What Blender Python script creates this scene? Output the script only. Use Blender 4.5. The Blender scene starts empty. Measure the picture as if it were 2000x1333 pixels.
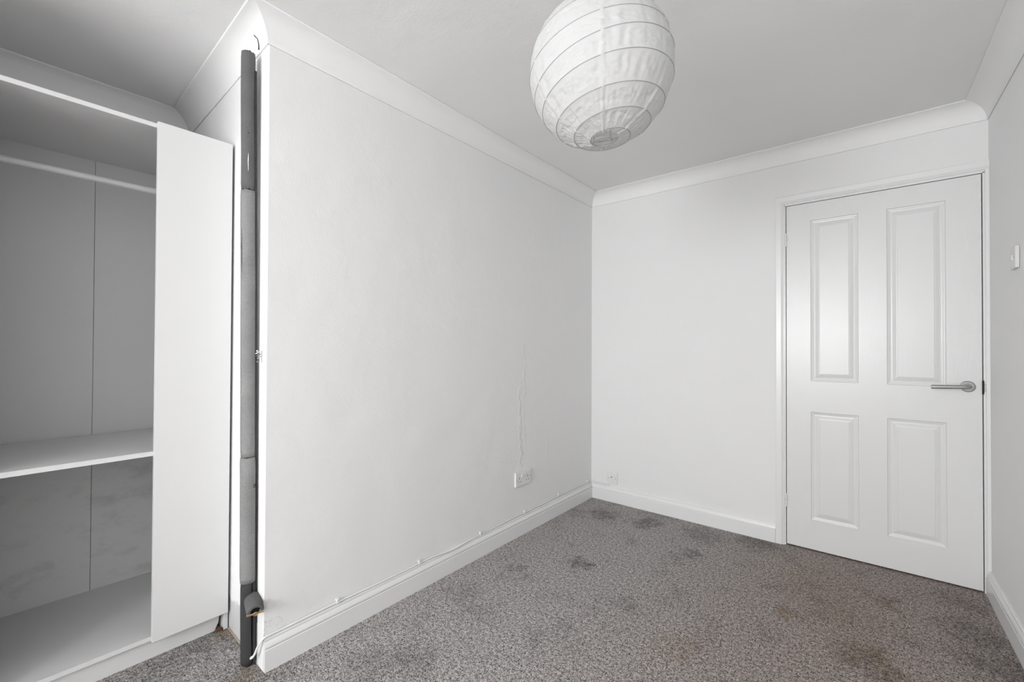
import bpy, bmesh, math, random
from mathutils import Vector, Matrix, noise
random.seed(4)
S = bpy.context.scene
COL = S.collection
PI = math.pi

# ------------------------------------------------------------------ camera
cam = bpy.data.objects.new('camera', bpy.data.cameras.new('camera'))
COL.objects.link(cam)
cam.data.sensor_width = 36.0
cam.data.lens = 15.508
cam.data.shift_y = 0.00124
cam.data.clip_start = 0.02
F = Vector((-0.63664371, 0.77109596, 0.00978851))
R = Vector((0.77115225, 0.63663699, 0.00419031))
U = Vector((0.00300059, -0.01021617, 0.99994331))
M = Matrix((R, U, -F)).transposed().to_4x4()
M.translation = Vector((1.7037104, -3.03576653, 1.15652353))
cam.matrix_world = M
S.camera = cam

# ------------------------------------------------------------------ light
S.view_settings.view_transform = 'Standard'
S.view_settings.look = 'None'
S.view_settings.gamma = 1.0
S.view_settings.use_curve_mapping = False
S.view_settings.exposure = 0.0
world = bpy.data.worlds.new('sky')
S.world = world
world.use_nodes = True
world.node_tree.nodes['Background'].inputs[0].default_value = (0.86, 0.93, 1.0, 1)
world.node_tree.nodes['Background'].inputs[1].default_value = 1.0

def area(name, loc, rot, sx, sy, power, col=(1, 1, 1)):
    l = bpy.data.lights.new(name, 'AREA')
    l.shape = 'RECTANGLE'; l.size = sx; l.size_y = sy; l.energy = power; l.color = col
    o = bpy.data.objects.new(name, l); COL.objects.link(o)
    o.location = loc; o.rotation_euler = rot
    return o
# overcast daylight entering through the window behind the camera
WX0, WX1, WZ0, WZ1 = 0.15, 1.80, 0.85, 1.95
area('window_daylight', ((WX0+WX1)/2, -5.52, (WZ0+WZ1)/2), (PI/2, 0, 0), 1.6, 1.1, 112.0)

# ------------------------------------------------------------------ room numbers
H, HC, CV = 2.3295, 2.2419, 0.086
KL, KR = 0.0087, 0.0196
YW = -5.40
A = (0.0, 0.0); B = (0.0207, -2.38); C_ = (-1.045, -2.345)
D = (-1.045, -3.405); D2 = (-.080, -3.405); D3 = (-.063, YW); E = (2.116 - KR*YW, YW); G = (2.116, 0.0)
POLY = [A, B, C_, D, D2, D3, E, G]

# ------------------------------------------------------------------ helpers
def setp(o, label=None, cat=None, group=None, kind=None):
    if label: o['label'] = label
    if cat: o['category'] = cat
    if group: o['group'] = group
    if kind: o['kind'] = kind
    return o

def link_bm(name, bm, mat, parent=None, smooth=False, loc=None):
    bmesh.ops.recalc_face_normals(bm, faces=bm.faces[:])
    me = bpy.data.meshes.new(name); bm.to_mesh(me); bm.free()
    if smooth:
        for p in me.polygons: p.use_smooth = True
    me.materials.append(mat)
    o = bpy.data.objects.new(name, me); COL.objects.link(o)
    if parent: o.parent = parent
    if loc: o.location = loc
    return o

def empty(name, loc=(0, 0, 0), rz=0.0):
    o = bpy.data.objects.new(name, None); COL.objects.link(o)
    o.location = loc; o.rotation_euler = (0, 0, rz); o.empty_display_size = 0.05
    return o

def add_box(bm, x0, x1, y0, y1, z0, z1, bev=0.0):
    vs = [bm.verts.new((x, y, z)) for z in (z0, z1) for x, y in ((x0, y0), (x1, y0), (x1, y1), (x0, y1))]
    fs = [bm.faces.new([vs[i] for i in f]) for f in ((3, 2, 1, 0), (4, 5, 6, 7), (0, 1, 5, 4), (1, 2, 6, 5), (2, 3, 7, 6), (3, 0, 4, 7))]
    if bev:
        es = list({e for f in fs for e in f.edges})
        bmesh.ops.bevel(bm, geom=es, offset=bev, segments=2, profile=0.5, affect='EDGES')
    return fs

def box(name, mat, x0, x1, y0, y1, z0, z1, bev=0.0, parent=None):
    bm = bmesh.new(); add_box(bm, x0, x1, y0, y1, z0, z1, bev)
    return link_bm(name, bm, mat, parent)

def add_prism(bm, pts, z0, z1):
    lo = [bm.verts.new((x, y, z0)) for x, y in pts]; hi = [bm.verts.new((x, y, z1)) for x, y in pts]
    bm.faces.new(lo[::-1]); bm.faces.new(hi)
    n = len(pts)
    for i in range(n):
        j = (i+1) % n
        bm.faces.new((lo[i], lo[j], hi[j], hi[i]))

def add_tube(bm, pts, rad, seg=12, cap=True):
    pts = [Vector(p) for p in pts]
    rads = rad if isinstance(rad, (list, tuple)) else [rad]*len(pts)
    rings = []; up = None
    for i, p in enumerate(pts):
        t = (pts[min(i+1, len(pts)-1)] - pts[max(i-1, 0)]).normalized()
        if up is None:
            up = Vector((0, 0, 1)) if abs(t.z) < .9 else Vector((1, 0, 0))
        up = (up - t*up.dot(t)).normalized()
        b = t.cross(up)
        rings.append([bm.verts.new(p + (up*math.cos(2*PI*k/seg) + b*math.sin(2*PI*k/seg))*rads[i]) for k in range(seg)])
    for a, b in zip(rings, rings[1:]):
        for k in range(seg):
            bm.faces.new((a[k], a[(k+1) % seg], b[(k+1) % seg], b[k]))
    if cap:
        bm.faces.new(rings[0][::-1]); bm.faces.new(rings[-1])

def add_sweep(bm, prof, ends):
    """prof: list of (offset from wall, z); ends: two functions offset -> (x, y)"""
    r = [[bm.verts.new((*e(d), z)) for d, z in prof] for e in ends]
    n = len(prof)
    for i in range(n):
        j = (i+1) % n
        bm.faces.new((r[0][i], r[0][j], r[1][j], r[1][i]))
    bm.faces.new(r[0][::-1]); bm.faces.new(r[1])

def nrm(p, q):          # inward normal of wall p->q (room lies to the left of travel)
    dx, dy = q[0]-p[0], q[1]-p[1]; l = math.hypot(dx, dy)
    return (-dy/l, dx/l)

def corner(i):
    n1 = nrm(POLY[i-1], POLY[i]); n2 = nrm(POLY[i], POLY[(i+1) % len(POLY)])
    k = 1 + n1[0]*n2[0] + n1[1]*n2[1]
    m = ((n1[0]+n2[0])/k, (n1[1]+n2[1])/k); v = POLY[i]
    return lambda d: (v[0]+m[0]*d, v[1]+m[1]*d)

def square_end(p, q, at):   # plain cut across a wall run p->q at point `at`
    n = nrm(p, q)
    return lambda d: (at[0]+n[0]*d, at[1]+n[1]*d)

# ------------------------------------------------------------------ materials
def nodemat(name):
    m = bpy.data.materials.new(name); m.use_nodes = True
    nt = m.node_tree; b = nt.nodes['Principled BSDF']
    return m, nt, b

def N(nt, t, **kw):
    n = nt.nodes.new(t)
    for k, v in kw.items():
        if hasattr(n, k): setattr(n, k, v)
        else: n.inputs[k.replace('_', ' ')].default_value = v
    return n

def coords(nt):
    return N(nt, 'ShaderNodeTexCoord').outputs['Object']

def tex(nt, scale, detail=2.0, rough=.5, vec=None):
    n = N(nt, 'ShaderNodeTexNoise')
    n.inputs['Scale'].default_value = scale; n.inputs['Detail'].default_value = detail; n.inputs['Roughness'].default_value = rough
    nt.links.new(vec if vec is not None else coords(nt), n.inputs['Vector'])
    return n.outputs['Fac']

def math_(nt, op, a, b=None, c=None):
    n = N(nt, 'ShaderNodeMath', operation=op)
    for i, v in enumerate((a, b, c)):
        if v is None: continue
        if isinstance(v, (int, float)): n.inputs[i].default_value = v
        else: nt.links.new(v, n.inputs[i])
    return n.outputs[0]

def maprange(nt, v, a, b, c, d, smooth=False):
    n = N(nt, 'ShaderNodeMapRange')
    if smooth: n.interpolation_type = 'SMOOTHSTEP'
    nt.links.new(v, n.inputs['Value'])
    for k, x in zip(('From Min', 'From Max', 'To Min', 'To Max'), (a, b, c, d)): n.inputs[k].default_value = x
    return n.outputs[0]

def mixcol(nt, fac, a, b):
    n = N(nt, 'ShaderNodeMix', data_type='RGBA')
    nt.links.new(fac, n.inputs[0])
    for i, v in ((6, a), (7, b)):
        if isinstance(v, tuple): n.inputs[i].default_value = (*v[:3], 1)
        else: nt.links.new(v, n.inputs[i])
    return n.outputs[2]

def bump(nt, b, h, dist=.001, strength=1.0, prev=None):
    n = N(nt, 'ShaderNodeBump'); n.inputs['Strength'].default_value = strength; n.inputs['Distance'].default_value = dist
    nt.links.new(h, n.inputs['Height'])
    if prev is not None: nt.links.new(prev, n.inputs['Normal'])
    nt.links.new(n.outputs[0], b.inputs['Normal'])
    return n.outputs[0]

def paint(name, v, rough=.6, fine=0.0, fine_scale=120, coarse=0.0, coarse_scale=6, tint=(1, 1, 1)):
    m, nt, b = nodemat(name)
    c = tuple(v*t for t in tint)
    b.inputs['Roughness'].default_value = rough
    f = tex(nt, 3.0, 4)
    col = mixcol(nt, f, tuple(x*.985 for x in c), tuple(min(x*1.01, .95) for x in c))
    nt.links.new(col, b.inputs['Base Color'])
    prev = None
    if fine: prev = bump(nt, b, tex(nt, fine_scale, 3), fine, 1.0)
    if coarse: prev = bump(nt, b, tex(nt, coarse_scale, 3), coarse, 1.0, prev)
    return m

M_WALL = paint('matt_white_wall_paint', .86, .7, .0005, 160, .006, 5)
M_CEIL = paint('matt_white_ceiling_paint', .84, .8, .0004, 90, .008, 3)
M_COVE = paint('matt_white_coving', .86, .7, .0002, 90, .003, 8)
M_GLOSS = paint('white_satin_woodwork', .82, .28, .00008, 60, .0008, 7)
M_LAM = paint('white_laminate', .72, .38)
M_BACK = paint('white_hardboard', .72, .55)
M_PLASTIC = paint('white_plastic', .80, .3)
M_SWITCH = paint('ageing_white_plastic', .70, .3)
M_CABLE = paint('white_cable_sheath', .82, .35)
M_DARKIN = paint('painted_dark_hallway', .01, .8)

def flat(name, c, rough=.5, metal=0.0):
    m, nt, b = nodemat(name)
    b.inputs['Base Color'].default_value = (*c, 1); b.inputs['Roughness'].default_value = rough; b.inputs['Metallic'].default_value = metal
    return m
M_BLACK = flat('black_hole', (.006, .006, .006), .7)
M_STEEL = None
def steel():
    m, nt, b = nodemat('brushed_steel')
    b.inputs['Base Color'].default_value = (.42, .42, .42, 1); b.inputs['Metallic'].default_value = 1
    b.inputs['Roughness'].default_value = .33
    mp = N(nt, 'ShaderNodeMapping'); mp.inputs['Scale'].default_value = (8, 400, 400)
    nt.links.new(coords(nt), mp.inputs[0])
    bump(nt, b, tex(nt, 3, 3, vec=mp.outputs[0]), .0001, .6)
    return m
M_STEEL = steel()
M_BRASS = flat('tarnished_brass', (.55, .40, .24), .35, 1.0)
M_COPPER = flat('dull_copper_pipe', (.10, .075, .06), .5, .6)
M_RUST = flat('brown_debris', (.10, .045, .02), .9)
M_WOOD = flat('pale_softwood', (.42, .34, .27), .8)
M_PENCIL = flat('dark_crack_line', (.03, .03, .03), .9)
M_WIRE = flat('grey_wire', (.36, .36, .36), .5)

# left wall: roller paint with old filler ridges above the socket
def left_wall():
    m, nt, b = nodemat('matt_white_patched_wall')
    b.inputs['Roughness'].default_value = .6
    f = tex(nt, 2.5, 4)
    co = coords(nt)
    sep = N(nt, 'ShaderNodeSeparateXYZ'); nt.links.new(co, sep.inputs[0])
    y, z = sep.outputs['Y'], sep.outputs['Z']
    # grubby scuffs low down on the free corner
    g = math_(nt, 'MULTIPLY', maprange(nt, tex(nt, 26, 6, .7), .50, .66, 0, 1, True), math_(nt, 'MULTIPLY', maprange(nt, y, -2.37, -2.28, 1, 0, True), maprange(nt, z, .12, .28, 1, 0, True)))
    nt.links.new(mixcol(nt, g, mixcol(nt, f, (.85,)*3, (.87,)*3), (.45,)*3), b.inputs['Base Color'])
    wob = maprange(nt, tex(nt, 9, 5, .65), 0, 1, -.07, .07)
    yy = math_(nt, 'ADD', y, wob)
    p = bump(nt, b, tex(nt, 150, 3), .0006)
    p = bump(nt, b, tex(nt, 4.5, 3), .006, 1, p)
    for yc, w, z0, z1, dist in ((-.90, .018, .42, .95, .0030), (-.86, .014, .50, 1.25, .0018), (-.60, .012, .38, .62, .0022)):
        a = math_(nt, 'ABSOLUTE', math_(nt, 'SUBTRACT', yy, yc))
        r = maprange(nt, a, 0, w, 1, 0, True)
        zm = math_(nt, 'MULTIPLY', maprange(nt, z, z0-.08, z0+.05, 0, 1, True), maprange(nt, z, z1-.15, z1+.05, 1, 0, True))
        h = math_(nt, 'MULTIPLY', r, zm)
        p = bump(nt, b, h, dist, 1, p)
    return m
M_LEFT = left_wall()

def return_wall():
    m, nt, b = nodemat('white_paint_over_bare_grey_render')
    b.inputs['Roughness'].default_value = .65
    sep = N(nt, 'ShaderNodeSeparateXYZ'); nt.links.new(coords(nt), sep.inputs[0])
    z = math_(nt, 'ADD', sep.outputs['Z'], maprange(nt, tex(nt, 14, 4), 0, 1, -.05, .05))
    xm = maprange(nt, sep.outputs['X'], -.17, -.13, 0, 1)
    h = math_(nt, 'MAXIMUM', maprange(nt, z, .13, .14, 0, 1), xm)
    nt.links.new(mixcol(nt, h, (.58,)*3, (.86,)*3), b.inputs['Base Color'])
    bump(nt, b, tex(nt, 60, 3), .001)
    return m
M_RET = return_wall()

def back_panel_mat():   # smeary scuffs on the lower half of the hardboard back
    m, nt, b = nodemat('scuffed_white_hardboard')
    b.inputs['Roughness'].default_value = .55
    sep = N(nt, 'ShaderNodeSeparateXYZ'); nt.links.new(coords(nt), sep.inputs[0])
    mp = N(nt, 'ShaderNodeMapping'); mp.inputs['Scale'].default_value = (1, 2.2, 4)
    nt.links.new(coords(nt), mp.inputs[0])
    s = maprange(nt, tex(nt, 2.2, 7, .68, mp.outputs[0]), .50, .72, 0, 1, True)
    zm = maprange(nt, sep.outputs['Z'], .62, .78, 1, 0, True)
    nt.links.new(mixcol(nt, math_(nt, 'MULTIPLY', s, zm), (.72,)*3, (.58,)*3), b.inputs['Base Color'])
    return m
M_SCUFF = back_panel_mat()

def door_mat():
    m, nt, b = nodemat('white_satin_woodgrain_door')
    b.inputs['Roughness'].default_value = .29
    b.inputs['Base Color'].default_value = (.77, .77, .77, 1)
    mp = N(nt, 'ShaderNodeMapping'); mp.inputs['Scale'].default_value = (90, 90, 5)
    nt.links.new(coords(nt), mp.inputs[0])
    p = bump(nt, b, tex(nt, 2.2, 4, .6, mp.outputs[0]), .0006, .55)
    bump(nt, b, tex(nt, 3, 2), .0012, 1, p)
    return m
M_DOOR = door_mat()

def foam_mat(name, v):
    m, nt, b = nodemat(name)
    b.inputs['Roughness'].default_value = .85
    f = maprange(nt, tex(nt, 650, 2, .7), .3, .7, .6, 1.4)
    g = maprange(nt, tex(nt, 12, 3), .3, .7, .9, 1.1)
    k = math_(nt, 'MULTIPLY', math_(nt, 'MULTIPLY', f, g), v)
    c = N(nt, 'ShaderNodeCombineColor')
    for i in range(3): nt.links.new(k, c.inputs[i])
    nt.links.new(c.outputs[0], b.inputs['Base Color'])
    bump(nt, b, tex(nt, 500, 2), .0008)
    return m
M_FOAM_D = foam_mat('dark_grey_foam', .115)
M_FOAM = foam_mat('mid_grey_foam', .23)
M_FOAM_L = foam_mat('charcoal_foam', .036)

def carpet_mat():
    m, nt, b = nodemat('grey_taupe_twist_pile')
    b.inputs['Roughness'].default_value = .95
    b.inputs['Specular IOR Level'].default_value = .15
    co = coords(nt)
    wn = N(nt, 'ShaderNodeTexNoise'); wn.inputs['Scale'].default_value = 14; wn.inputs['Detail'].default_value = 4; wn.inputs['Roughness'].default_value = .65
    nt.links.new(co, wn.inputs['Vector'])
    wv = N(nt, 'ShaderNodeVectorMath', operation='SCALE'); wv.inputs['Scale'].default_value = .34
    sb = N(nt, 'ShaderNodeVectorMath', operation='SUBTRACT'); sb.inputs[1].default_value = (.5, .5, .5)
    nt.links.new(wn.outputs['Color'], sb.inputs[0]); nt.links.new(sb.outputs[0], wv.inputs[0])
    warped = N(nt, 'ShaderNodeVectorMath', operation='ADD'); nt.links.new(co, warped.inputs[0]); nt.links.new(wv.outputs[0], warped.inputs[1])
    def spots(lst):
        tot = None
        for x, y, r_, k in lst:
            d = N(nt, 'ShaderNodeVectorMath', operation='DISTANCE'); nt.links.new(warped.outputs[0], d.inputs[0]); d.inputs[1].default_value = (x, y, 0)
            v_ = maprange(nt, d.outputs['Value'], r_*.3, r_*1.6, k, 0, True)
            tot = v_ if tot is None else math_(nt, 'MAXIMUM', tot, v_)
        return tot
    speck = math_(nt, 'ADD', math_(nt, 'MULTIPLY', tex(nt, 200, 2, .8, co), .6), math_(nt, 'MULTIPLY', tex(nt, 75, 3, .8, co), .4))
    v = N(nt, 'ShaderNodeTexVoronoi'); v.inputs['Scale'].default_value = 200; nt.links.new(co, v.inputs['Vector'])
    base = mixcol(nt, maprange(nt, speck, .41, .60, 0, 1), (.055, .051, .0495), (.73, .69, .67))
    # flattened pile and old footprints, plus shade painted at the wardrobe and pipe foot
    nap_and_shade = spots([(0.48, -0.99, 0.06, 1), (0.26, -1.24, 0.06, 0.7), (0.25, -0.27, 0.1, 0.9), (0.06, -0.36, 0.07, 0.6), (0.53, -0.22, 0.09, 0.9), (0.56, 0.0, 0.12, 0.5), (0.91, -0.49, 0.06, 0.9), (0.87, -0.18, 0.12, 0.6), (1.16, -0.08, 0.12, 0.8), (0.21, -1.58, 0.08, 0.5), (0.35, -1.64, 0.07, 0.4), (0.71, -1.46, 0.05, 0.4), (0.84, -1.19, 0.07, 0.5), (0.38, -2.01, 0.1, 0.6), (0.8, -1.56, 0.04, 0.3), (2.02, -0.45, 0.12, 0.7), (2.0, -0.18, 0.09, 0.6), (1.75, -0.38, 0.05, 0.5), (1.68, -0.95, 0.08, 0.5), (2.05, -0.68, 0.12, 0.8), (0.28, -2.12, 0.1, 0.5), (-0.0, -2.43, 0.2, 0.6), (-0.25, -2.63, 0.15, 0.7), (-0.3, -2.47, 0.14, 0.8)])
    pt = maprange(nt, tex(nt, 6.5, 4, .65, co), .50, .78, 0, .65, True)
    pk = math_(nt, 'MAXIMUM', nap_and_shade, pt)
    def mul(a, fac, c):
        n = N(nt, 'ShaderNodeMix', data_type='RGBA', blend_type='MULTIPLY')
        nt.links.new(fac, n.inputs[0]); nt.links.new(a, n.inputs[6]); n.inputs[7].default_value = (*c, 1)
        return n.outputs[2]
    pk = math_(nt, 'MULTIPLY', pk, maprange(nt, tex(nt, 22, 4, .7, co), .33, .58, .35, 1))
    c = mul(base, pk, (.42, .43, .44))
    # warm white-balance cast painted toward the door side, then brown soiling spots
    sep = N(nt, 'ShaderNodeSeparateXYZ'); nt.links.new(warped.outputs[0], sep.inputs[0])
    c = mul(c, maprange(nt, sep.outputs['X'], .45, 1.6, 0, 1, True), (.85, .785, .745))
    soil = spots([(1.39, -0.78, 0.05, 1), (1.58, -0.64, 0.15, 0.6), (1.75, -0.39, 0.06, 0.8), (1.12, -1.31, 0.08, 0.6), (1.64, -0.88, 0.1, 0.7), (1.71, -0.93, 0.08, 0.9), (1.49, -0.45, 0.2, 0.4), (-.35, -2.38, .08, .9), (-.01, -2.42, .06, .9)])
    c = mul(c, math_(nt, 'MULTIPLY', soil, maprange(nt, tex(nt, 25, 4, .7, co), .36, .60, .2, 1)), (.74, .64, .50))
    nt.links.new(c, b.inputs['Base Color'])
    p = bump(nt, b, speck, .005, 1)
    bump(nt, b, v.outputs['Distance'], .003, .5, p)
    return m
M_CARPET = carpet_mat()

def paper_mat():
    m = bpy.data.materials.new('white_rice_paper'); m.use_nodes = True
    nt = m.node_tree; nt.nodes.clear()
    out = N(nt, 'ShaderNodeOutputMaterial'); mx = N(nt, 'ShaderNodeMixShader'); mx.inputs[0].default_value = .42
    d = N(nt, 'ShaderNodeBsdfDiffuse'); t = N(nt, 'ShaderNodeBsdfTranslucent')
    for s in (d, t): s.inputs['Color'].default_value = (.77, .77, .77, 1)
    b = N(nt, 'ShaderNodeBump'); b.inputs['Distance'].default_value = .004; b.inputs['Strength'].default_value = .5
    nt.links.new(tex(nt, 18, 5, .6), b.inputs['Height'])
    for s in (d, t): nt.links.new(b.outputs[0], s.inputs['Normal'])
    nt.links.new(d.outputs[0], mx.inputs[1]); nt.links.new(t.outputs[0], mx.inputs[2]); nt.links.new(mx.outputs[0], out.inputs[0])
    return m
M_PAPER = paper_mat()

# ------------------------------------------------------------------ setting
def struct(o): o['kind'] = 'structure'; return o
T = .12
struct(box('floor', M_CARPET, -1.2, 2.45, YW-.15, .5, -.05, 0))
struct(box('ceiling', M_CEIL, -1.2, 2.45, YW-.15, .12, H, H+.1))
bm = bmesh.new(); add_prism(bm, [A, (B[0], B[1]+.004), (B[0]-.0012, B[1]+.0012), (B[0]-.1, B[1]+.1), (-.12, T), (0, T)], 0, H)
struct(link_bm('wall_left', bm, M_LEFT))
bm = bmesh.new(); add_prism(bm, [(B[0]-.0012, B[1]+.0012), (B[0]-.004, B[1]), C_, (C_[0]-T, C_[1]+T), (B[0]-.1, B[1]+.1)], 0, H)
struct(link_bm('wall_return', bm, M_RET))
bm = bmesh.new(); add_prism(bm, [C_, D, (D[0]-T, D[1]), (C_[0]-T, C_[1]+T)], 0, H)
struct(link_bm('wall_alcove', bm, M_WALL))
bm = bmesh.new(); add_prism(bm, [D, (D[0]-T, D[1]-.001), (D[0]-T, YW), D3, D2], 0, H)  # unseen wall, added to shade the alcove ceiling from the window
struct(link_bm('wall_near_blocker', bm, M_WALL))
bm = bmesh.new(); add_prism(bm, [G, (G[0], T), (E[0]+T, T), (E[0]+T, YW), E], 0, H)
struct(link_bm('wall_right', bm, M_WALL))
DX0, DX1, DZ = 1.270, 2.116, 2.016          # door opening in the back wall
bm = bmesh.new()
add_box(bm, 0, DX0, 0, T, 0, H); add_box(bm, DX0, DX1, 0, T, DZ, H)
struct(link_bm('wall_back', bm, paint('wall_paint_toned_down', .82, .7, .0005, 160, .006, 5)))  # copy of the wall paint, darkened to tone down light on this wall
bm = bmesh.new()
for a in ((-1.2, WX0, 0, H), (WX1, 2.4, 0, H), (WX0, WX1, 0, WZ0), (WX0, WX1, WZ1, H)):
    add_box(bm, a[0], a[1], YW-T, YW, a[2], a[3])
struct(link_bm('wall_front', bm, M_WALL))
# dark hallway box, painted near-black and added to stop light leaking under the door
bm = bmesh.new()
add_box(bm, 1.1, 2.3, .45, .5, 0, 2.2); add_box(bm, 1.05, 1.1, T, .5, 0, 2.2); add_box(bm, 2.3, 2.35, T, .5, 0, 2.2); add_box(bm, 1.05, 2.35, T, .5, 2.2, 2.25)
struct(link_bm('wall_hallway_blocker', bm, M_DARKIN))

# window behind the camera
wf = struct(empty('window_1', ((WX0+WX1)/2, YW, WZ0)))
bm = bmesh.new(); hw = (WX1-WX0)/2; hh = WZ1-WZ0
for a in ((-hw, -hw+.05, 0, hh), (hw-.05, hw, 0, hh), (-.03, .03, 0, hh), (-hw, hw, 0, .05), (-hw, hw, hh-.05, hh)):
    add_box(bm, a[0], a[1], -.09, -.03, a[2], a[3])
link_bm('window_frame', bm, M_PLASTIC, wf)
bm = bmesh.new(); add_box(bm, -hw-.05, hw+.05, -.03, .10, -.03, 0, .004)
link_bm('window_sill', bm, M_GLOSS, wf)

# coving
HD = H - HC
arc = []
for k in range(11):
    a = PI/2 * k/10
    arc.append((CV - (CV-.005)*math.cos(a)*1.0, HC + (HD-.005)*math.sin(a)))
prof = [(0, HC), (.004, HC), (.0052, HC+.003)] + arc[1:-1] + [(CV-.003, H-.0052), (CV, H-.004), (CV, H+.002), (0, H+.002)]
runs = {'trim_coving_left': (0, 1), 'trim_coving_pipe': (1, 2), 'trim_coving_alcove': (2, 3), 'trim_coving_return': (3, 4), 'trim_coving_near': (4, 5), 'trim_coving_front': (5, 6), 'trim_coving_right': (6, 7), 'trim_coving_back': (7, 0)}
cove = {}
for i, (nm, (a, b)) in enumerate(runs.items()):
    bm = bmesh.new(); add_sweep(bm, prof, (corner(a), corner(b)))
    o = struct(link_bm('trim_%d' % (i+1), bm, M_COVE)); cove[nm] = o
    o['label'] = 'white plaster coving along the ' + nm.split('_')[-1] + ' side'
    bv = o.modifiers.new('e', 'WEIGHTED_NORMAL')

# skirting boards
SK = [(0, 0), (.018, 0), (.018, .0755), (.0165, .078), (.0115, .0775), (.0105, .0800), (.0158, .0820), (.0162, .0850), (.0148, .0900), (.0118, .0970), (.0090, .1020), (.0082, .1055), (.0098, .1070), (.0098, .1100), (.0080, .1130), (.0060, .115), (0, .115)]
def skirt(nm, e0, e1):
    bm = bmesh.new(); add_sweep(bm, SK, (e0, e1)); return struct(link_bm(nm, bm, M_GLOSS))
skirt('baseboard_left', corner(0), square_end(A, B, B))
skirt('baseboard_back', square_end(G, A, (1.240, 0)), corner(0))
skirt('baseboard_right', corner(6), square_end(E, G, (G[0]+KR*.012, -.012)))
skirt('baseboard_front', corner(5), corner(6))
skirt('baseboard_near', square_end(D2, D3, D2), corner(5))

# door lining and architrave
bm = bmesh.new()
LX0, LX1 = 1.2925, 2.0955
add_box(bm, DX0, LX0, -.001, T, 0, 1.997); add_box(bm, LX1, DX1, -.001, T, 0, 1.997); add_box(bm, DX0, DX1, -.001, T, 1.9935, DZ)
add_box(bm, LX0, LX0+.012, .042, .08, 0, 1.985); add_box(bm, LX1-.012, LX1, .042, .08, 0, 1.985); add_box(bm, LX0, LX1, .042, .08, 1.980, 1.9935)
struct(link_bm('trim_9', bm, M_GLOSS))['label'] = 'white door lining with stops around the door'
AP = [(0, 0), (0, -.0145), (.006, -.0165), (.030, -.0150), (.036, -.0110), (.040, -.0085), (.0435, -.0085), (.0435, 0)]
bm = bmesh.new()     # architrave: left leg and head, mitred; the head dies into the right wall
w = .0435; ax = 1.2405; at = 2.0495
r0 = [bm.verts.new((ax+d, y, 0)) for d, y in AP]
r1 = [bm.verts.new((ax+d, y, at-d)) for d, y in AP]
r2 = [bm.verts.new((2.118, y, at-d)) for d, y in AP]
for ra, rb in ((r0, r1), (r1, r2)):
    for i in range(len(AP)):
        j = (i+1) % len(AP); bm.faces.new((ra[i], ra[j], rb[j], rb[i]))
bm.faces.new(r0); bm.faces.new(r2)
struct(link_bm('trim_10', bm, M_GLOSS))['label'] = 'white moulded architrave over and left of the door'
bm = bmesh.new(); add_box(bm, 2.103, 2.118, -.012, .001, .0, 2.008, .0015)
struct(link_bm('trim_11', bm, M_GLOSS))['label'] = 'narrow white strip between the door and the right wall'

# ------------------------------------------------------------------ door
DL, DR, DB, DT = 1.2965, 2.0915, .009, 1.990
door = struct(empty('door_1', (DL, 0, 0)))
door['label'] = 'closed white four-panel door with woodgrain finish'
px = [(1.414, 1.630), (1.747, 1.970)]; pz = [(.174, .791), (.966, 1.889)]
bm = bmesh.new()
xs = [DL, px[0][0], px[0][1], px[1][0], px[1][1], DR]; zs = [DB, pz[0][0], pz[0][1], pz[1][0], pz[1][1], DT]
gv = {}
def gvert(i, j, y):
    if (i, j, y) not in gv: gv[(i, j, y)] = bm.verts.new((xs[i]-DL, y, zs[j]))
    return gv[(i, j, y)]
DY = .001
for i in range(5):
    for j in range(5):
        if i in (1, 3) and j in (1, 3): continue
        bm.faces.new([gvert(i, j, DY), gvert(i+1, j, DY), gvert(i+1, j+1, DY), gvert(i, j+1, DY)])
for i in range(5):
    for j in range(5):
        bm.faces.new([gvert(i, j, DY+.036), gvert(i, j+1, DY+.036), gvert(i+1, j+1, DY+.036), gvert(i+1, j, DY+.036)])
for j in range(5):
    for i in (0, 5):
        bm.faces.new([gvert(i, j, DY), gvert(i, j+1, DY), gvert(i, j+1, DY+.036), gvert(i, j, DY+.036)])
for i in range(5):
    for j in (0, 5):
        bm.faces.new([gvert(i, j, DY), gvert(i+1, j, DY), gvert(i+1, j, DY+.036), gvert(i, j, DY+.036)])
link_bm('door_leaf', bm, M_DOOR, door)
PPF = [(0, 0), (.0015, .0035), (.004, .0058), (.008, .0066), (.012, .0088), (.017, .0098), (.022, .0094), (.030, .0062), (.038, .0032), (.0415, .0028), (.043, .0012)]
for (x0, x1) in px:
    for (z0, z1) in pz:
        bm = bmesh.new(); rings = []
        for d, dep in PPF:
            rings.append([bm.verts.new((x-DL, DY+dep, z)) for x, z in ((x0+d, z0+d), (x1-d, z0+d), (x1-d, z1-d), (x0+d, z1-d))])
        for a, b in zip(rings, rings[1:]):
            for k in range(4): bm.faces.new((a[k], a[(k+1) % 4], b[(k+1) % 4], b[k]))
        bm.faces.new(rings[-1])
        link_bm('door_panel', bm, M_DOOR, door)
for zc in (1.792, .264):      # painted butt hinges
    bm = bmesh.new()
    n = 5; h = .076
    for k in range(n):
        z0 = zc - h/2 + k*h/n
        add_tube(bm, [(-.002, -.0045, z0+.0008), (-.002, -.0045, z0+h/n-.0008)], .0052, 12)
    add_box(bm, -.0035, -.0005, -.001, .02, zc-h/2, zc+h/2)
    link_bm('hinge', bm, M_GLOSS, door)
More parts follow.
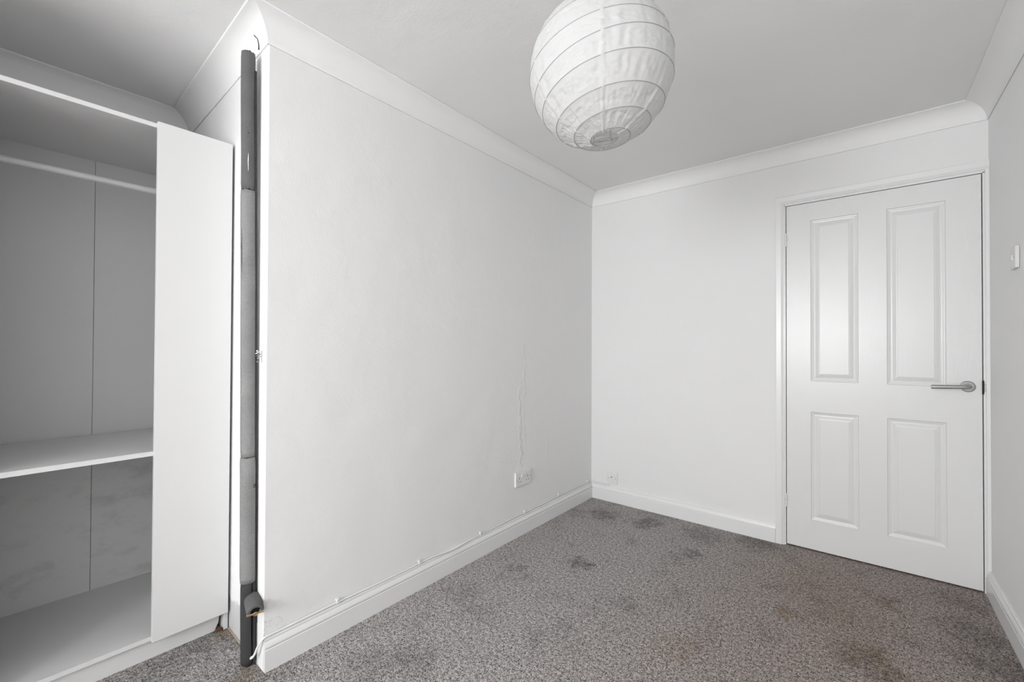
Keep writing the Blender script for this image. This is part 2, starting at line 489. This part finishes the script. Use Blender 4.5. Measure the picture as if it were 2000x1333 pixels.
# lever handle on round rose
hx, hz = 2.043-DL, .9735
han = empty('door_handle', (hx, DY, hz)); han.parent = door; han['label'] = 'brushed steel lever handle'
bm = bmesh.new()
def add_lathe_y(bm, prof, seg=40):
    rings = []
    for r, y in prof:
        rings.append([bm.verts.new((r*math.cos(2*PI*k/seg), y, r*math.sin(2*PI*k/seg))) for k in range(seg)])
    for a, b in zip(rings, rings[1:]):
        for k in range(seg): bm.faces.new((a[k], a[(k+1) % seg], b[(k+1) % seg], b[k]))
    bm.faces.new(rings[0]); bm.faces.new(rings[-1])
add_lathe_y(bm, [(.0262, 0), (.0262, -.0065), (.0250, -.0085), (.0225, -.0092), (.0130, -.0092), (.0120, -.0080)])
o = link_bm('rose', bm, flat('satin_steel_rose', (.27, .27, .27), .42, 1.0), han)
bm = bmesh.new()
add_lathe_y(bm, [(.0105, -.006), (.0100, -.040)], 24)
pts = [(0, -.036, 0), (0, -.046, 0), (-.002, -.052, 0), (-.008, -.0555, 0), (-.016, -.056, -.0005), (-.08, -.056, -.0035), (-.132, -.056, -.0060)]
add_tube(bm, pts, [.0095, .0095, .0095, .0095, .0095, .0095, .0095], 24)
o = link_bm('lever', bm, M_STEEL, han, True)
o.modifiers.new('w', 'EDGE_SPLIT').split_angle = .9
# latch: dark keep recess and bent lip in the right lining
bm = bmesh.new(); add_box(bm, 2.0905-DL, 2.0975-DL, -.0035, .012, .940, 1.004)
link_bm('latch_recess', bm, M_BLACK, door)
bm = bmesh.new()
add_box(bm, 2.0975-DL, 2.1035-DL, -.0045, -.0005, .952, .990, .001)
add_tube(bm, [(2.103-DL, -.002, .958), (2.106-DL, -.010, .962), (2.106-DL, -.010, .982), (2.103-DL, -.002, .986)], .0018, 8)
link_bm('strike_plate', bm, M_STEEL, door)

# ------------------------------------------------------------------ wardrobe
WD0, WD1 = -3.373, -2.373     # y extent
XB, XF = -.935, -.345         # back, front
war = empty('wardrobe', ((XB+XF)/2, (WD0+WD1)/2, 0))
setp(war, 'open white laminate wardrobe standing in the alcove left of the pipe', 'wardrobe')
ox, oy = (XB+XF)/2, (WD0+WD1)/2
def wbox(nm, mat, x0, x1, y0, y1, z0, z1, bev=.0006):
    return box(nm, mat, x0-ox, x1-ox, y0-oy, y1-oy, z0, z1, bev, war)
tk = .016
wbox('side_panel', M_LAM, XB, XF, WD1-tk, WD1, 0, 1.978)
wbox('side_panel', M_LAM, XB, XF, WD0, WD0+tk, 0, 1.978)
wbox('top_panel', M_LAM, XB, XF, WD0+tk, WD1-tk, 1.961, 1.977)
wbox('base_panel', M_LAM, XB, XF, WD0+tk, WD1-tk, .074, .090)
wbox('shelf', M_LAM, XB+.012, XF+.001, WD0+tk+.001, WD1-tk-.001, .7495, .7665)
wbox('back_panel', M_SCUFF, XB, XB+.004, -2.7142, WD1-tk, .090, 1.961, 0)
wbox('back_panel', M_SCUFF, XB, XB+.004, WD0+tk, -2.7158, .090, 1.961, 0)
wbox('seam_strip', M_BLACK, XB-.003, XB-.0005, -2.73, -2.70, .090, 1.961, 0)['label'] = 'dark joint between the back panels'
bm = bmesh.new()      # plinth, its right end broken away over the skirting hole
pr_ = [(WD0+tk-oy, 0), (-2.412-oy, 0), (-2.409-oy, .012), (-2.401-oy, .028), (-2.398-oy, .05), (-2.392-oy, .074), (WD0+tk-oy, .074)]
f0 = [bm.verts.new((-.365-ox, y, z)) for y, z in pr_]; f1 = [bm.verts.new((-.381-ox, y, z)) for y, z in pr_]
bm.faces.new(f0); bm.faces.new(f1)
for i in range(len(pr_)):
    j = (i+1) % len(pr_); bm.faces.new((f0[i], f0[j], f1[j], f1[i]))
link_bm('plinth', bm, M_LAM, war)
wbox('front_panel', M_LAM, -.343, -.325, -2.6225, -2.3785, .0745, 1.979, .001)
wbox('front_panel', M_LAM, -.343, -.325, -3.367, -3.045, .0745, 1.979, .001)  # unseen second panel, added to keep window light out of the wardrobe
bm = bmesh.new(); add_tube(bm, [(-.620-ox, WD0+tk-oy, 1.799), (-.620-ox, WD1-tk-oy, 1.799)], .0125, 24)
link_bm('clothes_rail', bm, M_LAM, war, True).modifiers.new('w', 'EDGE_SPLIT').split_angle = .9
for yy in (WD0+tk, WD1-tk-.008):
    bm = bmesh.new(); add_tube(bm, [(-.620-ox, yy-oy, 1.799), (-.620-ox, yy+.008-oy, 1.799)], .020, 20)
    link_bm('rail_socket', bm, M_LAM, war)

# ------------------------------------------------------------------ insulated pipe in the corner
PX, PY = -.056, -2.409
pipe = empty('insulated_pipe', (PX+.005, PY+.008, 0)); pipe.rotation_euler = (.0075, -.003, 0)   # leans a little
setp(pipe, 'tall vertical heating pipe wrapped in grey foam beside the wardrobe', 'pipe')
bm = bmesh.new(); add_tube(bm, [(0, 0, 0), (0, 0, 2.215)], .011, 16)
link_bm('copper_pipe', bm, M_COPPER, pipe, True)

def foam(nm, mat, z0, z1, r=.0235, slit=None, off=(0, 0), gap=.10, seedv=0, bow=0.0, jag=.0015, cuts=()):
    """split foam sleeve: a thick C-section with an open slit at angle `slit`"""
    bm = bmesh.new(); seg = 40; nz = max(6, int((z1-z0)/.02))
    inner = .0125
    og, ig = [], []
    s = slit if slit is not None else 0.0
    for k in range(nz+1):
        t = k/nz; z = z0 + (z1-z0)*t
        g = gap*(.55 + .45*math.sin(PI*t)) if slit is not None else .012
        cx = off[0] + bow*math.sin(PI*t) + .0012*noise.noise(Vector((seedv, z*4, 0)))
        cy = off[1] + .0012*noise.noise(Vector((seedv+9, z*4, 3)))
        ro, ri = [], []
        for i in range(seg+1):
            a = s + g + (2*PI-2*g)*i/seg
            rr = r*(1 + .018*noise.noise(Vector((math.cos(a)*2, math.sin(a)*2, z*9+seedv))))
            zz = z
            if k in (0, nz): zz = z + jag*noise.noise(Vector((a*3, seedv, k)))*3
            if k in (0, nz): rr -= .0012
            ro.append(bm.verts.new((cx+rr*math.cos(a), cy+rr*math.sin(a), zz)))
            ri.append(bm.verts.new((cx+inner*math.cos(a), cy+inner*math.sin(a), zz)))
        og.append(ro); ig.append(ri)
    for k in range(nz):
        for i in range(seg):
            bm.faces.new((og[k][i], og[k][i+1], og[k+1][i+1], og[k+1][i]))
            bm.faces.new((ig[k][i], ig[k+1][i], ig[k+1][i+1], ig[k][i+1]))
        for i in (0, seg):
            bm.faces.new((og[k][i], og[k+1][i], ig[k+1][i], ig[k][i]))
    for k in (0, nz):
        for i in range(seg):
            bm.faces.new((og[k][i], ig[k][i], ig[k][i+1], og[k][i+1]))
    return link_bm(nm, bm, mat, pipe, True)

cam_a = math.atan2(-3.036-PY, 1.70-PX)      # direction of the viewer round the pipe
o = foam('foam_sleeve', M_FOAM_D, 1.722, 2.222, .0232, cam_a+1.35, (-.002, 0), .20, 1, -.002); o['label'] = 'darker top length of foam with a white paint streak'
o = foam('foam_sleeve', M_FOAM, .754, 1.719, .0245, cam_a-1.25, (-.002, .0), .07, 2)
o = foam('foam_sleeve', M_FOAM, .303, .7515, .0258, cam_a+1.2, (.0, -.001), .14, 3)
o = foam('foam_sleeve', M_FOAM_L, .012, .301, .0250, cam_a+.55, (.0, 0), .18, 4); o['label'] = 'dark bottom length of foam split down the front'
# thin charcoal tube standing in for the shadow gap between pipe and wall
bm = bmesh.new(); add_tube(bm, [(.014, .020, .15), (.014, .020, .9), (.014, .020, 1.5), (.013, .019, 2.16)], .0045, 12)
link_bm('gap_shadow', bm, M_FOAM_L, pipe, True)
# white paint streak and small nicks
def patch(nm, mat, ang, z0, z1, wid, r, parent=pipe, off=(0, 0), n=10, sd=0):
    bm = bmesh.new(); L, Rr = [], []
    for k in range(n+1):
        t = k/n; z = z0+(z1-z0)*t
        ww = wid*(.25+.75*math.sin(PI*t))*(.6+.8*abs(noise.noise(Vector((z*60, sd, 0)))))
        c = ang + .35*wid/r*noise.noise(Vector((z*30, sd, 5)))
        for lst, s in ((L, -1), (Rr, 1)):
            a = c + s*ww/2/r
            lst.append(bm.verts.new((off[0]+r*math.cos(a), off[1]+r*math.sin(a), z)))
    for k in range(n): bm.faces.new((L[k], Rr[k], Rr[k+1], L[k+1]))
    return link_bm(nm, bm, mat, parent)
patch('paint_streak', M_COVE, cam_a+.0, 1.785, 1.850, .0035, .0240, off=(-.002, 0), sd=3)
patch('foam_nick', M_BLACK, cam_a+.0, 1.920, 1.925, .005, .0240, off=(-.002, 0), sd=5)
patch('foam_cut', M_BLACK, cam_a-.95, 1.42, 1.58, .0042, .0249, off=(-.002, 0), sd=7, n=16)
patch('foam_nick', M_BLACK, cam_a+.75, .643, .656, .019, .0264, sd=8)
patch('foam_nick', M_BLACK, cam_a-.25, .480, .490, .006, .0264, sd=9)
# foam stub over the drain cock
import itertools
stub_o = empty('drain_stub', (.074, -.006, .235)); stub_o.parent = pipe
ax_d = Vector((math.cos(cam_a+.12), math.sin(cam_a+.12), -.12)).normalized()
sd_ = Vector((-ax_d.y, ax_d.x, 0)).normalized(); up_ = ax_d.cross(sd_)*-1
if up_.z < 0: up_ = -up_
bm = bmesh.new(); seg = 28; a0, a1 = -.25, PI+.25
def arcpt(r, a, l): return sd_*(r*math.cos(a)) + up_*(r*math.sin(a)) + ax_d*l
rings = []
for l, ro, ri in ((-.060, .026, .015), (-.03, .027, .015), (.018, .027, .016), (.022, .0255, .0165)):
    rings.append(([bm.verts.new(arcpt(ro, a0+(a1-a0)*i/seg, l)) for i in range(seg+1)], [bm.verts.new(arcpt(ri, a0+(a1-a0)*i/seg, l)) for i in range(seg+1)]))
for (oa, ia), (ob, ib) in zip(rings, rings[1:]):
    for i in range(seg):
        bm.faces.new((oa[i], oa[i+1], ob[i+1], ob[i])); bm.faces.new((ia[i], ib[i], ib[i+1], ia[i+1]))
    for i in (0, seg): bm.faces.new((oa[i], ob[i], ib[i], ia[i]))
for oa, ia in (rings[0], rings[-1]):
    for i in range(seg): bm.faces.new((oa[i], ia[i], ia[i+1], oa[i+1]))
link_bm('foam_hood', bm, M_FOAM_D, stub_o)
bm = bmesh.new(); add_tube(bm, [ax_d*-.06, ax_d*.010], .0152, 16)
link_bm('hood_dark_fill', bm, M_BLACK, stub_o)  # black fill that paints the dark inside of the foam hood
bm = bmesh.new()
c0 = ax_d*.020 - up_*.006
add_tube(bm, [c0-sd_*.027+up_*.001, c0-sd_*.016, c0-sd_*.006, c0+sd_*.006, c0+sd_*.016, c0+sd_*.027+up_*.001], [.0045, .0038, .0042, .0042, .0038, .0045], 10)
rr = [c0+ax_d*.003 + sd_*(.0058*math.cos(2*PI*k/16)) + up_*(.0058*math.sin(2*PI*k/16)) for k in range(17)]
add_tube(bm, rr, .0022, 8, False)
link_bm('wing_nut', bm, M_BRASS, stub_o)['label'] = 'tarnished brass wing nut'

# crumpled clip of foil caught on the wall edge of the pipe
bm = bmesh.new()
pts = []
for k in range(14):
    a = k*1.9; pts.append((-.014+.006*math.sin(a*1.3), -2.392-.006*math.cos(a), 1.098+.0032*k+.003*math.sin(a*2.2)))
add_tube(bm, pts, .0022, 6)
o = link_bm('foil_scrap', bm, M_STEEL)
setp(o, 'crumpled silvery scrap stuck halfway up beside the foam pipe', 'scrap')

# hairline crack in the coving above the pipe
def covept(x, f):     # a point on the return coving, f 0 bottom..1 top
    a = f*PI/2
    d = CV-(CV-.005)*math.cos(a)+.0006; z = HC+(HD-.005)*math.sin(a)-.0006
    y = B[1] + (C_[1]-B[1])*(x-B[0])/(C_[0]-B[0])
    return (x, y-d, z)
bm = bmesh.new()
add_tube(bm, [covept(-.055, .08), covept(-.048, .2), covept(-.042, .32), covept(-.050, .42), covept(-.052, .46)], [.0035, .0022, .0016, .0020, .0010], 6)
o = link_bm('crack', bm, M_PENCIL, cove['trim_coving_pipe'])

# ------------------------------------------------------------------ carpet gripper, debris
bm = bmesh.new()
def rety(x): return B[1] + (C_[1]-B[1])*(x-B[0])/(C_[0]-B[0])
add_prism(bm, [(-.10, rety(-.10)-.001), (-.34, rety(-.34)-.001), (-.34, rety(-.34)-.006), (-.10, rety(-.10)-.006)], 0, .004)
setp(link_bm('carpet_gripper', bm, M_WOOD), 'thin pale wooden strip at the foot of the wall between wardrobe and pipe', 'strip')
bm = bmesh.new()
bmesh.ops.create_icosphere(bm, subdivisions=3, radius=1)
for v in bm.verts:
    k = 1+.5*noise.noise(v.co*2.1); v.co = Vector((v.co.x*.010*k, v.co.y*.012*k, max(-.2, v.co.z)*.012*k))
o = link_bm('debris', bm, M_RUST, None, False, (-.352, -2.402, .003))
setp(o, 'small brown lump of debris under the right end of the wardrobe plinth', 'debris')

# ------------------------------------------------------------------ cable along the left skirting, clips
def lx(y): return -KL*y
def cz_(y): return .1213 + .0075*min(max((y+1.26)/.8, 0), 1) - .008*math.exp(-((y+1.47)/.09)**2) + .0012*math.sin(y*11)
def cx_(y): return lx(y) + .0078 + .006*math.exp(-((y+1.47)/.09)**2)
ys = [0, -.04, -.10]
wob = lambda y: .0022*math.sin(y*5.1)+.0015*math.sin(y*13)
path = [(.150, -.012, .1205), (.115, -.0115, .1180), (.075, -.0125, .1215), (.045, -.013, .1195), (.025, -.013, .1215), (.013, -.022, .122)]
y = -.05
while y > -2.30:
    sag = 0
    path.append((cx_(y), y, cz_(y)))
    y -= .04
path += [(lx(2.33)+.0075+.04, -2.33, .1205), (.030, -2.36, .1225), (.0290, -2.380, .1200), (.024, -2.391, .106), (.012, -2.396, .085), (.002, -2.398, .066), (-.006, -2.400, .053), (-.010, -2.402, .048)]
path = [Vector(p) for p in path]
# smooth (Catmull-Rom)
sm = []
for i in range(len(path)-1):
    p0, p1, p2, p3 = path[max(i-1, 0)], path[i], path[i+1], path[min(i+2, len(path)-1)]
    for k in range(4):
        t = k/4
        sm.append(.5*((2*p1)+(p2-p0)*t+(2*p0-5*p1+4*p2-p3)*t*t+(3*p1-p0-3*p2+p3)*t**3))
sm.append(path[-1])
cab = empty('cable', (0, 0, 0)); setp(cab, 'white cable running along the top of the left skirting board', 'cable')
bm = bmesh.new(); add_tube(bm, sm, .0036, 12); link_bm('sheath', bm, M_CABLE, cab, True)
bm = bmesh.new(); add_tube(bm, [path[-1], path[-1]+Vector((-.006, -.004, -.006))], .0046, 10); link_bm('cable_end', bm, M_CABLE, cab, True)

clips = [-2.101, -1.685, -1.261, -.861, -.476, -.075]
words = ['nearest the foam pipe', 'second from the foam pipe', 'third from the foam pipe', 'third from the room corner', 'second from the room corner', 'closest to the room corner']
def clip_bm():
    bm = bmesh.new(); seg = 14; w_ = .0055
    rs = []
    for yv, ro in ((-w_, .0066), (w_, .0066)):
        row = []
        for i in range(seg+1):
            a = -PI*.5 + PI*1.15*i/seg
            row.append((bm.verts.new((ro*math.cos(a), yv, ro*math.sin(a))), bm.verts.new((.0037*math.cos(a), yv, .0037*math.sin(a)))))
        rs.append(row)
    for i in range(seg):
        (a, b), (c, d) = rs[0][i], rs[0][i+1]; (e, f), (g, h) = rs[1][i], rs[1][i+1]
        bm.faces.new((a, c, g, e)); bm.faces.new((b, f, h, d)); bm.faces.new((a, b, d, c)); bm.faces.new((e, g, h, f))
    for i in (0, seg): bm.faces.new((rs[0][i][0], rs[0][i][1], rs[1][i][1], rs[1][i][0]))
    add_box(bm, -.0078, .0055, -w_, w_, .0050, .0135, .0006)
    return bm
c0_ = None
for yv, wd in zip(clips, words):
    loc = (cx_(yv), yv, cz_(yv))
    if c0_ is None:
        c0_ = empty('cable_clip', loc)
        link_bm('clip_body', clip_bm(), M_PLASTIC, c0_)
        bm = bmesh.new(); add_tube(bm, [(-.005, 0, .0085), (.0062, 0, .0085)], .0013, 8); link_bm('nail', bm, M_STEEL, c0_)
        root = c0_
    else:
        root = c0_.copy(); COL.objects.link(root); root.location = loc
        for ch in [c for c in bpy.data.objects if c.parent == c0_]:
            q = ch.copy(); COL.objects.link(q); q.parent = root
    setp(root, 'white plastic cable clip on the left skirting, ' + wd, 'cable clip', 'cable clips along the left skirting')

# ------------------------------------------------------------------ electrical fittings
def plate_bm(w_, h_, t_):
    bm = bmesh.new(); add_box(bm, -w_/2, w_/2, -t_, 0, -h_/2, h_/2, .0022); return bm

def fix(root, loc, rz): root.location = loc; root.rotation_euler = (0, 0, rz)
def hole(parent, x, z, w_, h_, t_, nm='socket_hole', mat=None):
    return box(nm, mat or M_BLACK, x-w_/2, x+w_/2, -t_-.0004, -t_+.002, z-h_/2, z+h_/2, 0, parent)
def screw(parent, x, z, t_):
    bm = bmesh.new(); add_tube(bm, [(x, -t_+.001, z), (x, -t_-.0004, z)], .0028, 12); link_bm('screw', bm, M_SCREW, parent)
M_SCREW = flat('dull_screw', (.22, .22, .22), .4, .6)

so = empty('double_socket'); fix(so, (lx(-.881), -.881, .3445), PI/2)
setp(so, 'white double power socket low on the left wall above the cable', 'socket')
link_bm('face_plate', plate_bm(.147, .087, .0135), M_PLASTIC, so)
for sx in (-1, 1):
    cx = sx*.041
    hole(so, cx, .006, .0045, .0085, .0135); hole(so, cx-.011, -.015, .0068, .0042, .0135); hole(so, cx+.011, -.015, .0068, .0042, .0135)
    bm = bmesh.new(); add_box(bm, sx*.0105-.0088, sx*.0105+.0088, -.0175, -.012, .008, .030, .0012)
    link_bm('rocker_switch', bm, M_PLASTIC, so)
    screw(so, sx*.0655, .001, .0135)

ae = empty('aerial_socket'); fix(ae, (.1775, 0, .1755), 0)
setp(ae, 'square white aerial socket on the back wall just above the skirting', 'socket')
link_bm('face_plate', plate_bm(.086, .086, .009), M_PLASTIC, ae)
bm = bmesh.new(); add_tube(bm, [(0, -.009, .010), (0, -.016, .010)], .0068, 20); link_bm('coax_collar', bm, M_PLASTIC, ae)
bm = bmesh.new(); add_tube(bm, [(0, -.0155, .010), (0, -.0163, .010)], .0045, 16); link_bm('coax_hole', bm, M_SCREW, ae)
for sx in (-1, 1): screw(ae, sx*.0302, -.002, .009)

yl = -.475
sw = empty('light_switch'); fix(sw, (2.116-KR*yl, yl, 1.509), -PI/2)
setp(sw, 'square white light switch on the right wall beside the door', 'light switch')
bm = plate_bm(.086, .084, .012); link_bm('face_plate', bm, M_SWITCH, sw)
bm = bmesh.new(); add_box(bm, -.006, .006, -.0165, -.011, -.011, .011, .0012); link_bm('rocker_switch', bm, M_SWITCH, sw)
for sx in (-1, 1): screw(sw, sx*.0302, 0, .012)

# ------------------------------------------------------------------ paper lantern
LC = Vector((1.103, -1.921, 1.930)); LR = .200
lan = empty('paper_lantern', LC); lan.rotation_euler = (math.radians(-1.5), math.radians(-3), 0)
setp(lan, 'round white paper lantern shade hanging from the ceiling', 'lampshade')
TURNS = 9.6; T0, T1 = .17, PI-.135
ctoc = math.atan2(-3.036-LC.y, 1.70-LC.x)
def rib_t(turn, th):   # polar angle of the wire at this winding and azimuth
    u = (turn + 1 - th/(2*PI))/TURNS
    t = T0 + (T1-T0)*min(max(u, 0), 1)
    env = math.sin(t)
    return t - .15*env*math.sin(th-ctoc) + .035*env*math.sin(3.1*t*2+th)
SEG = 220; NT = 230
seams = [ctoc+.02+k*2*PI/6 for k in range(6)]
bm = bmesh.new(); grid = []
for j in range(NT+1):
    row = []
    for i in range(SEG):
        th = 2*PI*i/SEG
        u = j/NT
        turn = u*TURNS
        lead = turn - 1 + th/(2*PI); frac = lead % 1.0
        t0_ = rib_t(math.floor(lead), th); t1_ = rib_t(math.floor(lead)+1, th)
        t = t0_ + (t1_-t0_)*frac
        t = min(max(t, T0), T1)
        nrmv = Vector((math.sin(t)*math.cos(th), math.sin(t)*math.sin(th), math.cos(t)))
        dip = math.sin(PI*frac)
        r = LR - -.0005*dip*math.sin(t)
        cr = 0
        q = Vector((th*9, t*1.6+5, 1.3)); cr += abs(noise.noise(q))*.007
        q2 = nrmv*11; cr += abs(noise.noise(q2))*.004
        q3 = nrmv*26; cr += abs(noise.noise(q3))*.003
        r -= dip*cr
        for s in seams:
            dd = abs((th-s+PI) % (2*PI)-PI)*math.sin(t)*LR
            w_ = .0045
            if dd < w_*2: r += .0042*math.exp(-(dd/w_)**2*2)*(.6+.8*noise.noise(Vector((t*14, s, 0))))
        row.append(bm.verts.new(nrmv*r))
    grid.append(row)
for j in range(NT):
    for i in range(SEG):
        k = (i+1) % SEG
        bm.faces.new((grid[j][i], grid[j+1][i], grid[j+1][k], grid[j][k]))
bmesh.ops.remove_doubles(bm, verts=bm.verts[:], dist=1e-6)
link_bm('paper_shade', bm, M_PAPER, lan, True)
pts = []
n = int(TURNS*90)
for k in range(n+1):
    tt = k/90; turn = math.floor(tt); th = 2*PI*(1-(tt-turn)); t = rib_t(turn, th)
    t = min(max(t, T0), T1)
    pts.append(Vector((math.sin(t)*math.cos(th), math.sin(t)*math.sin(th), math.cos(t)))*(LR+.0002))
bm = bmesh.new(); add_tube(bm, pts, .0010, 6)
link_bm('wire_rib', bm, M_WIRE, lan, True)
for tz, nm in ((T0, 'top_ring'), (T1, 'bottom_ring')):
    bm = bmesh.new(); rr_ = LR*math.sin(tz)
    add_tube(bm, [(rr_*math.cos(2*PI*k/40), rr_*math.sin(2*PI*k/40), LR*math.cos(tz)) for k in range(41)], .0013, 8, False)
    link_bm(nm, bm, M_WIRE, lan, True)
bm = bmesh.new(); rb = LR*math.sin(T1)*.98; zb = LR*math.cos(T1)
a_ = ctoc+PI/2
dx, dy = math.cos(a_), math.sin(a_); ex, ey = math.cos(ctoc), math.sin(ctoc)
for s in (-.35, .35):
    add_tube(bm, [(-dx*rb*.93+ex*rb*s, -dy*rb*.93+ey*rb*s, zb), (-dx*rb*.93+ex*rb*s, -dy*rb*.93+ey*rb*s, zb), (dx*rb*.93+ex*rb*s, dy*rb*.93+ey*rb*s, zb)][1:], .0011, 6)
for s in (-1, 1):
    add_tube(bm, [(dx*s*rb*.9, dy*s*rb*.9, zb), (dx*s*.018, dy*s*.018, -.05), (dx*s*.016, dy*s*.016, LR*.97)], .0011, 6)
link_bm('wire_frame', bm, M_WIRE, lan)
pend = empty('pendant_lamp', (LC.x, LC.y, H)); setp(pend, 'white ceiling pendant holding up the paper lantern', 'pendant')
bm = bmesh.new(); add_tube(bm, [(0, 0, 0), (0, 0, -.008), (0, 0, -.022), (0, 0, -.026)], [.037, .037, .030, .012], 32); link_bm('ceiling_rose', bm, M_PLASTIC, pend)
bm = bmesh.new(); add_tube(bm, [(0, 0, -.02), (0, 0, -.145)], .0032, 10); link_bm('flex', bm, M_CABLE, pend, True)
bm = bmesh.new(); add_tube(bm, [(0, 0, -.135), (0, 0, -.150), (0, 0, -.157), (0, 0, -.190)], [.008, .014, .0185, .0185], 24); link_bm('lamp_holder', bm, M_PLASTIC, pend)
